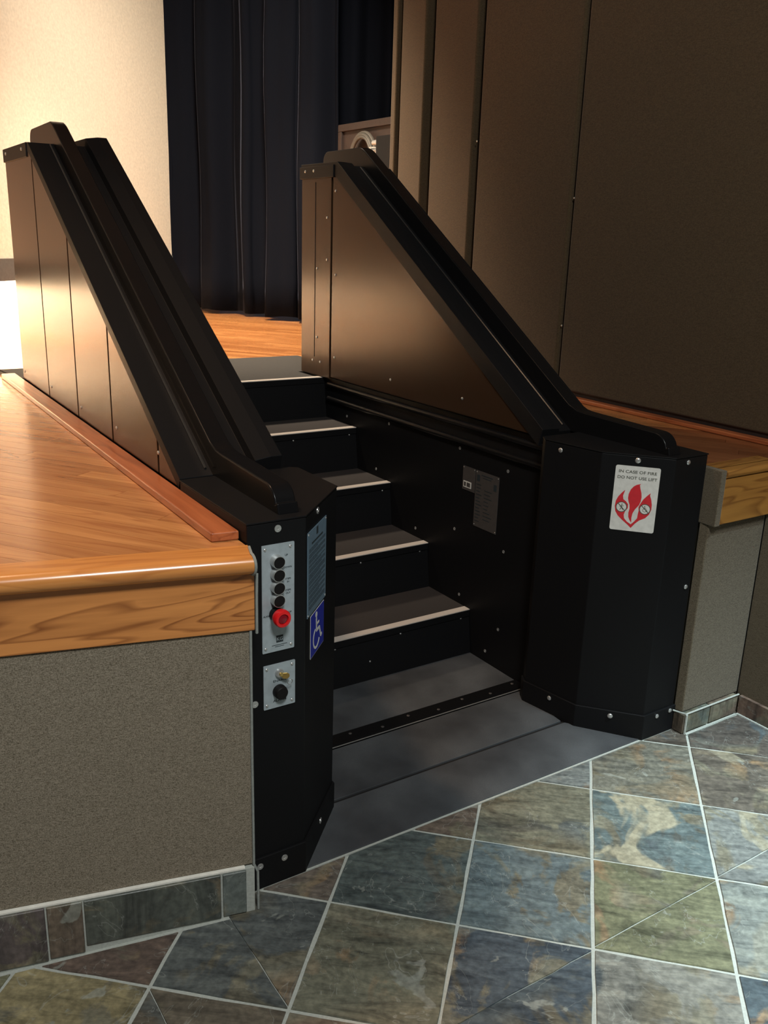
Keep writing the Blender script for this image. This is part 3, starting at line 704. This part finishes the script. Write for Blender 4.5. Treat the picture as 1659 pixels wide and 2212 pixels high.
# small screws down the hidden fold of the right post
# ---- steps
Y1, DT, Z1, DZ = 0.772, 0.283, 0.185, 0.1798
XL, XR = 0.245, 1.262
for i in range(5):
    y, z = Y1 + DT * i, Z1 + DZ * i
    yb = y + DT - 0.012 if i < 4 else 1.93
    tr = MB().box((XL, y, z - 0.028), (XR, yb, z - 0.002)).done('tread', 'black', lift, bevel=0.002)
    MB().box((XL, y + 0.034, z - 0.002), (XR, yb, z)).done('tread_mat', 'rubber', tr)
    MB().box((XL, y + 0.001, z - 0.002), (XR, y + 0.034, z + 0.0008)).done('grip_strip', 'nosing', tr)
    zb = z - DZ if i else 0.014
    mb = MB(); mb.prism([(y + 0.004, z - 0.028), (y + 0.014, z - 0.028), (y - 0.008, zb), (y - 0.018, zb)], lambda p: (XL, p[0], p[1]), lambda p: (XR, p[0], p[1]))
    rs = mb.done('riser', 'black', lift)
    yy = lambda zz: y + 0.003 - 0.022 * (z - 0.028 - zz) / (z - 0.028 - zb)
    xs = ((0.676, -0.03), (0.814, -0.104), (0.949, -0.031), (1.223, -0.03)) if i in (0, 1) else (((1.223, -0.031),) if i == 2 else (((0.955, -0.031), (1.228, -0.03)) if i == 3 else ((1.1, -0.11), (0.7, -0.11))))
    for (x, dz) in xs:
        if i == 4: continue
        screw((x, yy(z + dz), z + dz), (0, -1, 0), 0.0035, rs)
# landing plate at stage level
MB().plan([(XL, 1.93), (1.24, 1.93), (1.24, 2.11), (1.52, 2.11), (1.52, 2.66), (0.0, 2.66), (0.03, 2.35), (XL, 2.35)], 0.87, 0.898).done('landing_plate', 'black', lift, bevel=0.002)
MB().plan([(XL, 1.93), (1.236, 1.93), (1.236, 2.115), (1.51, 2.115), (1.51, 2.645), (0.01, 2.645), (0.036, 2.36), (XL, 2.36)], 0.898, 0.902).done('landing_mat', 'landing', lift)
# platform, hinge and ramp flaps
MB().box((XL, 0.49, 0.003), (XR, 0.775, 0.014)).done('platform_mat', 'mat', lift, bevel=0.0015)
hs = MB().box((0.30, 0.438, 0.004), (1.26, 0.492, 0.019)).done('hinge_strip', 'black_gloss', lift, bevel=0.002)
MB().tube([(0.30, 0.437, 0.011), (1.235, 0.437, 0.011)], 0.006, 8).done('hinge_pin', 'black_gloss', hs, smooth=True)
MB().box((0.30, 0.428, 0.0155), (1.235, 0.4312, 0.0172)).done('edge_highlight', 'steel', hs)  # thin steel strip standing in for the highlight along the hinge edge
for k, (x, y) in enumerate(((0.559, 0.472), (0.67, 0.455), (0.781, 0.472), (0.892, 0.455), (1.004, 0.472), (1.115, 0.455), (1.228, 0.472))): screw((x, y, 0.019), (0, 0, 1), 0.0055, hs, 'plate_dark', 0.002)
mb = MB(); mb.plan([(0.330, 0.20), (1.205, 0.20), (1.225, 0.425), (0.332, 0.425)], 0.003, 0.014); mb.done('ramp_flap', 'mat', lift, bevel=0.0015)
MB().box((0.30, 0.185, 0.003), (1.25, 0.202, 0.008)).done('flap_gap', 'gap', lift)
mb = MB(); top = [(0.334, 0.187), (1.208, 0.187), (1.370, 0.001), (0.15, 0.001)]
a = mb.verts([(x, y, 0.0) for x, y in top]); b = mb.verts([(x, y, 0.014 if y > 0.1 else 0.004) for x, y in top]); mb.face(b); mb.face(a[::-1])
for i in range(4): mb.face([a[i], a[(i + 1) % 4], b[(i + 1) % 4], b[i]])
mb.done('ramp_flap', 'mat', lift, bevel=0.001)

# ---- control panel on the left post
cp = FL.poly(MB(), rounded(0.033, 0.621, 0.112, 0.876, 0.002), 0.0005, 0.003).done('control_panel', 'plate', lift); cp['label'] = 'silver control plate with four black buttons and a red stop button'
for (a, b) in ((0.041, 0.866), (0.102, 0.866), (0.041, 0.631), (0.104, 0.631)): screw(FL.p(a, b, 0.003), FL.n, 0.0035, cp)
for z in (0.838, 0.808, 0.778, 0.748):
    c = FL.p(0.067, z, 0.003)
    MB().cyl(c, FL.n, 0, 0, 0, 24, [(0.0148, 0), (0.0148, 0.0155), (0.0142, 0.0175), (0.0134, 0.0175), (0.0134, 0.010)]).done('button_ring', 'steel', cp, smooth=True)
    MB().cyl(c, FL.n, 0, 0, 0, 24, [(0.0133, 0), (0.0133, 0.0165), (0.0125, 0.0173)]).done('button', 'button', cp, smooth=True)
c = FL.p(0.066, 0.713, 0.003)
MB().cyl(c, FL.n, 0, 0, 0, 24, [(0.0165, 0), (0.0165, 0.014), (0.012, 0.014), (0.012, 0.022)]).done('button_collar', 'button', cp, smooth=True)
MB().cyl(c, FL.n, 0, 0, 0, 28, [(0.013, 0.018), (0.0195, 0.021), (0.0205, 0.026), (0.0205, 0.034), (0.018, 0.0385), (0.0125, 0.039), (0.0115, 0.034)]).done('stop_button', 'red', cp, smooth=True)
MB().cyl(c, FL.n, 0, 0, 0, 20, [(0.0115, 0.033), (0.0115, 0.0355), (0.009, 0.0375)]).done('stop_button_centre', 'red_dark', cp, smooth=True)
lettering([('UP', 0.0885, 0.845, 0.0062, 'LEFT', None), ('DOWN', 0.086, 0.8165, 0.0058, 'LEFT', None), ('STEPS', 0.0965, 0.789, 0.0056, 'CENTER', None), ('IN', 0.0965, 0.782, 0.0056, 'CENTER', None),
           ('STEPS', 0.0965, 0.762, 0.0056, 'CENTER', None), ('OUT', 0.0965, 0.755, 0.0056, 'CENTER', None), ('ALARM', 0.0355, 0.7085, 0.0058, 'LEFT', 0.017), ('STOP', 0.0900, 0.7085, 0.0058, 'LEFT', 0.015)], FL, cp, 'plate_print', c=0.0033)
FL.slab(MB(), 0.067, 0.642, 0.084, 0.659, 0.003, 0.0034).done('emblem', 'plate_print', cp)
lettering([('KG', 0.0755, 0.6465, 0.0115, 'CENTER', None)], FL, cp, 'plate', 'emblem_letters', c=0.0036)
mb = MB()
for r_, (a0, a1) in enumerate(((0.056, 0.094), (0.064, 0.086))): FL.slab(mb, a0, 0.6355 - r_ * 0.004, a1, 0.6368 - r_ * 0.004, 0.003, 0.0033)
mb.done('small_print', 'plate_print', cp)['kind'] = 'stuff'
# ---- key plate
kp = FL.poly(MB(), rounded(0.035, 0.4795, 0.1145, 0.5895, 0.002), 0.0005, 0.003).done('key_plate', 'plate', lift); kp['label'] = 'square silver plate with brass key and black alarm button'
for (a, b) in ((0.043, 0.580), (0.1065, 0.580), (0.043, 0.489), (0.1065, 0.489)): screw(FL.p(a, b, 0.003), FL.n, 0.0035, kp)
c = FL.p(0.0735, 0.5665, 0.003)
MB().cyl(c, FL.n, 0, 0, 0, 20, [(0.0105, 0), (0.0105, 0.005), (0.009, 0.008), (0.006, 0.009)]).done('key_lock', 'steel', kp, smooth=True)
mb = MB(); fk = Frame(FL.p(0.0735, 0.5665, 0.011), (0.80, -0.60, -0.0), (0.0, -0.0, 1.0))
key = [(-0.003, 0.0), (0.001, 0.010), (0.006, 0.0175), (0.015, 0.0185), (0.021, 0.0165), (0.025, 0.009), (0.024, 0.001), (0.018, -0.003), (0.008, -0.002)]
mb.prism(key, lambda p: (0.0735 + p[0] * 0.72, -0.010 - (p[0] + .004) * 0.35 + 0.0012, 0.5665 - 0.002 - p[1] * 0.72 + 0.003), lambda p: (0.0735 + p[0] * 0.72, -0.010 - (p[0] + .004) * 0.35 - 0.0012, 0.5665 - 0.002 - p[1] * 0.72 + 0.003))
mb.done('key', 'brass', kp, bevel=0.0005, segs=1)
MB().cyl(FL.p(0.0735, 0.5665, 0.011), FL.n, 0.0045, 0.004, 0.006, 12).done('key_stem', 'brass', kp, smooth=True)
MB().tube([(0.093 + 0.006 * math.cos(math.radians(a)), -0.02 - 0.003 * math.sin(math.radians(a)), 0.546 + 0.007 * math.sin(math.radians(a))) for a in range(0, 360, 24)], 0.0008, 6, True).done('key_ring', 'steel', kp, smooth=True)
c = FL.p(0.0735, 0.5205, 0.003)
MB().cyl(c, FL.n, 0, 0, 0, 28, [(0.0165, 0), (0.0165, 0.010), (0.0155, 0.012), (0.0150, 0.016), (0.0135, 0.0175)]).done('alarm_button', 'button', kp, smooth=True)
lettering([('ENABLE', 0.075, 0.5445, 0.0075, 'CENTER', 0.033), ('ALARM', 0.075, 0.4945, 0.0085, 'CENTER', 0.033)], FL, kp, 'plate_print', c=0.0033)

# ---- instruction plate and access sign on the left chamfer
ip = FC.slab(MB(), 0.010, 0.678, 0.158, 0.884, 0.0005, 0.002).done('instruction_plate', 'plate_blue', lift); ip['label'] = 'tall blue grey plate of fine printed instructions'
for (a, b) in ((0.015, 0.879), (0.153, 0.879), (0.015, 0.683), (0.153, 0.683)): screw(FC.p(a, b, 0.002), nC, 0.0028, ip)
mb = MB(); rr = random.Random(5)
FC.slab(mb, 0.076, 0.862, 0.090, 0.880, 0.002, 0.0023)
FC.slab(mb, 0.040, 0.849, 0.128, 0.8535, 0.002, 0.0023)
z = 0.842
while z > 0.69:
    n_ = rr.choice([2, 3, 3, 4])
    for k in range(n_):
        if z < 0.692: break
        a = 0.020
        end = 0.148 if k < n_ - 1 else rr.uniform(0.08, 0.13)
        while a < end:
            wl_ = rr.uniform(0.006, 0.016); FC.slab(mb, a, z - 0.0016, min(a + wl_, end), z, 0.002, 0.0023); a += wl_ + 0.002
        z -= 0.0036
    z -= 0.0022
mb.done('fine_print', 'plate_print', ip)['kind'] = 'stuff'
isg = FC.poly(MB(), rounded(0.037, 0.562, 0.148, 0.672, 0.002), 0.0005, 0.0012).done('access_sign', 'white', lift); isg['label'] = 'blue sign with white wheelchair symbol'
FC.poly(MB(), rounded(0.0385, 0.5635, 0.1465, 0.6705, 0.002), 0.0012, 0.0016).done('sign_field', 'blue', isg)
def stroke(mb, fr, pts, wd, c0, c1):
    for a, b in zip(pts, pts[1:]):
        a, b = Vector(a), Vector(b); d = (b - a).normalized(); n = Vector((-d.y, d.x)) * wd / 2
        fr.poly(mb, [tuple(a - n), tuple(b - n), tuple(b + n), tuple(a + n)], c0, c1)
def disc(mb, fr, cx_, cy_, r, c0, c1, seg=20): fr.poly(mb, [(cx_ + r * math.cos(2 * math.pi * i / seg), cy_ + r * math.sin(2 * math.pi * i / seg)) for i in range(seg)], c0, c1)
def wheelchair(mb, fr, cx_, cy_, s, c0, c1):
    q = lambda x, y: (cx_ + x * s, cy_ + y * s)
    disc(mb, fr, *q(-0.065, 0.41), 0.07 * s, c0, c1, 14)
    stroke(mb, fr, [q(-0.06, 0.33), q(-0.04, 0.02)], 0.075 * s, c0, c1)
    stroke(mb, fr, [q(-0.05, 0.17), q(0.15, 0.17)], 0.055 * s, c0, c1)
    stroke(mb, fr, [q(-0.05, 0.02), q(0.18, 0.02), q(0.29, -0.24), q(0.37, -0.21)], 0.065 * s, c0, c1)
    R_ = 0.235; pts = [q(-0.045 + R_ * math.cos(math.radians(a)), -0.14 + R_ * math.sin(math.radians(a))) for a in range(112, 340, 14)]
    stroke(mb, fr, pts, 0.055 * s, c0, c1)
mb = MB(); wheelchair(mb, FC, 0.090, 0.615, 0.108, 0.0016, 0.0020); mb.done('wheelchair_symbol', 'white', isg)

# ---- fire sign on the right post chamfer
FS = Frame(FRc.p(0.1085, 0.7945, 0), FRc.u, FRc.n)
fs = FS.poly(MB(), rounded(-0.0645, -0.1005, 0.0645, 0.1005, 0.006), 0.0005, 0.0014).done('fire_sign', 'white', lift); fs['label'] = 'white fire warning sign with red flames'
lettering([('IN CASE OF FIRE', 0, 0.0785, 0.0125, 'CENTER', 0.109), ('DO NOT USE LIFT', 0, 0.0605, 0.0125, 'CENTER', 0.114)], FS, fs, 'ink', c=0.0016)
# outlines traced in sign units: photo zoom grid -> sign plane (x right, y up)
def sg(px, py):
    # affine-ish bilinear inverse over the sign corners in the zoomed view
    tl, tr, br, bl = (325, 170), (1400, 215), (1240, 1790), (185, 1710)
    s, t = 0.5, 0.5
    for _ in range(20):
        x = (1 - s) * (1 - t) * tl[0] + s * (1 - t) * tr[0] + s * t * br[0] + (1 - s) * t * bl[0] - px
        y = (1 - s) * (1 - t) * tl[1] + s * (1 - t) * tr[1] + s * t * br[1] + (1 - s) * t * bl[1] - py
        xs = (1 - t) * (tr[0] - tl[0]) + t * (br[0] - bl[0]); xt = (1 - s) * (bl[0] - tl[0]) + s * (br[0] - tr[0])
        ys = (1 - t) * (tr[1] - tl[1]) + t * (br[1] - bl[1]); yt = (1 - s) * (bl[1] - tl[1]) + s * (br[1] - tr[1])
        D = xs * yt - xt * ys; s -= (x * yt - xt * y) / D; t -= (xs * y - x * ys) / D
    return (-0.0645 + 0.129 * s, 0.1005 - 0.201 * t)
mid = [(935, 600), (905, 630), (920, 720), (945, 820), (950, 920), (930, 1020), (890, 1110), (800, 1210), (740, 1310), (715, 1420), (712, 1540), (670, 1480), (640, 1400), (640, 1300), (665, 1200), (665, 1110), (640, 1030), (625, 950), (640, 850), (690, 740), (760, 665), (830, 625)]
lft = [(560, 755), (530, 830), (505, 900), (515, 980), (580, 1030), (630, 1100), (625, 1190), (560, 1270), (530, 1350), (540, 1440), (610, 1520), (700, 1580), (780, 1510), (850, 1430), (865, 1330), (885, 1240), (880, 1160), (920, 1080), (990, 970), (1070, 890), (1165, 810), (1150, 870), (1180, 970), (1195, 1090), (1185, 1210), (1130, 1330), (1040, 1420), (900, 1480), (800, 1560), (700, 1670), (620, 1590), (480, 1470), (380, 1370), (325, 1270), (310, 1150), (335, 1020), (390, 920), (480, 820)]
def flat_poly(pts, fr, c, name, mat, parent):
    b = bmesh.new(); vs = [b.verts.new(fr.p(x, y, c)) for x, y in pts]
    es = [b.edges.new((vs[i - 1], vs[i])) for i in range(len(vs))]
    bmesh.ops.triangle_fill(b, edges=es, use_beauty=True, normal=fr.n)
    r = bmesh.ops.extrude_face_region(b, geom=b.faces[:]); 
    bmesh.ops.translate(b, vec=fr.n * 0.0003, verts=[g for g in r['geom'] if isinstance(g, bmesh.types.BMVert)])
    bmesh.ops.recalc_face_normals(b, faces=b.faces[:])
    me = bpy.data.meshes.new(name); b.to_mesh(me); b.free(); me.materials.append(M[mat]); return link(name, me, parent)
flat_poly([sg(*p) for p in mid], FS, 0.0014, 'flame', 'sign_red', fs)
flat_poly([sg(*p) for p in lft], FS, 0.0014, 'flame', 'sign_red', fs)
for (px, py, kind) in ((470, 1165, 0), (1032, 1205, 1)):
    cx_, cy_ = sg(px, py)
    mb = MB(); disc(mb, FS, cx_, cy_, 0.0165, 0.0017, 0.0019, 24); ring = mb.done('no_symbol', 'ink', fs)
    mb = MB(); disc(mb, FS, cx_, cy_, 0.0142, 0.0019, 0.0021, 24); mb.done('no_symbol_field', 'white', fs)
    mb = MB()
    stroke(mb, FS, [(cx_ - 0.0100, cy_ + 0.0100), (cx_ + 0.0100, cy_ - 0.0100)], 0.0022, 0.0021, 0.0023)
    if kind: wheelchair(mb, FS, cx_, cy_, 0.022, 0.0021, 0.0023)
    else:
        disc(mb, FS, cx_ + 0.001, cy_ + 0.0085, 0.0018, 0.0021, 0.0023, 10)
        stroke(mb, FS, [(cx_, cy_ + 0.006), (cx_, cy_ - 0.001), (cx_ - 0.004, cy_ - 0.0095)], 0.002, 0.0021, 0.0023)
        stroke(mb, FS, [(cx_, cy_ - 0.001), (cx_ + 0.005, cy_ - 0.009)], 0.0018, 0.0021, 0.0023); stroke(mb, FS, [(cx_ - 0.005, cy_ + 0.001), (cx_ + 0.006, cy_ + 0.004)], 0.0018, 0.0021, 0.0023)
    mb.done('no_symbol_figure', 'ink', fs)

# ---- data plates on the inner right wall (reading direction runs toward the front)
FW = Frame((1.2625, 0.86, 0), (0, -1, 0), (-1, 0, 0))      # a = 0.86 - y
dp = FW.slab(MB(), 0.076, 0.517, 0.205, 0.727, 0.0, 0.0015).done('data_plate', 'plate_dark', lift); dp['label'] = 'tarnished metal data plate with rows of small print'
sp_ = FW.slab(MB(), 0.0, 0.638, 0.072, 0.727, 0.0, 0.0015).done('serial_plate', 'plate_dark', lift); sp_['label'] = 'small tarnished plate with white sticker'
FW.slab(MB(), 0.006, 0.648, 0.052, 0.672, 0.0015, 0.0022).done('sticker', 'white', sp_)
mb = MB(); FW.slab(mb, 0.010, 0.652, 0.021, 0.668, 0.0022, 0.0025); FW.slab(mb, 0.026, 0.652, 0.046, 0.668, 0.0022, 0.0025); mb.done('sticker_print', 'plate_dark', sp_)['kind'] = 'stuff'
mb = MB()
FW.slab(mb, 0.083, 0.688, 0.099, 0.712, 0.0015, 0.002); FW.slab(mb, 0.178, 0.672, 0.194, 0.696, 0.0015, 0.002)
rr = random.Random(9)
for k in range(12): FW.slab(mb, 0.082, 0.675 - k * 0.0125, 0.082 + rr.uniform(0.02, 0.034), 0.678 - k * 0.0125, 0.0015, 0.002)
for k in range(9): FW.slab(mb, 0.128, 0.66 - k * 0.0135, 0.128 + rr.uniform(0.02, 0.05), 0.6625 - k * 0.0135, 0.0015, 0.002)
FW.slab(mb, 0.108, 0.712, 0.17, 0.716, 0.0015, 0.002); FW.slab(mb, 0.115, 0.704, 0.163, 0.707, 0.0015, 0.002)
mb.done('fine_print', 'plate_print', dp)['kind'] = 'stuff'
for (a, b) in ((0.081, 0.721), (0.2, 0.721), (0.081, 0.523), (0.2, 0.523)): screw(FW.p(a, b, 0.0015), FW.n, 0.0025, dp)
for (a, b) in ((0.004, 0.722), (0.067, 0.722)): screw(FW.p(a, b, 0.0015), FW.n, 0.0022, sp_)
print('planks', nplank, 'objects', len(bpy.data.objects))
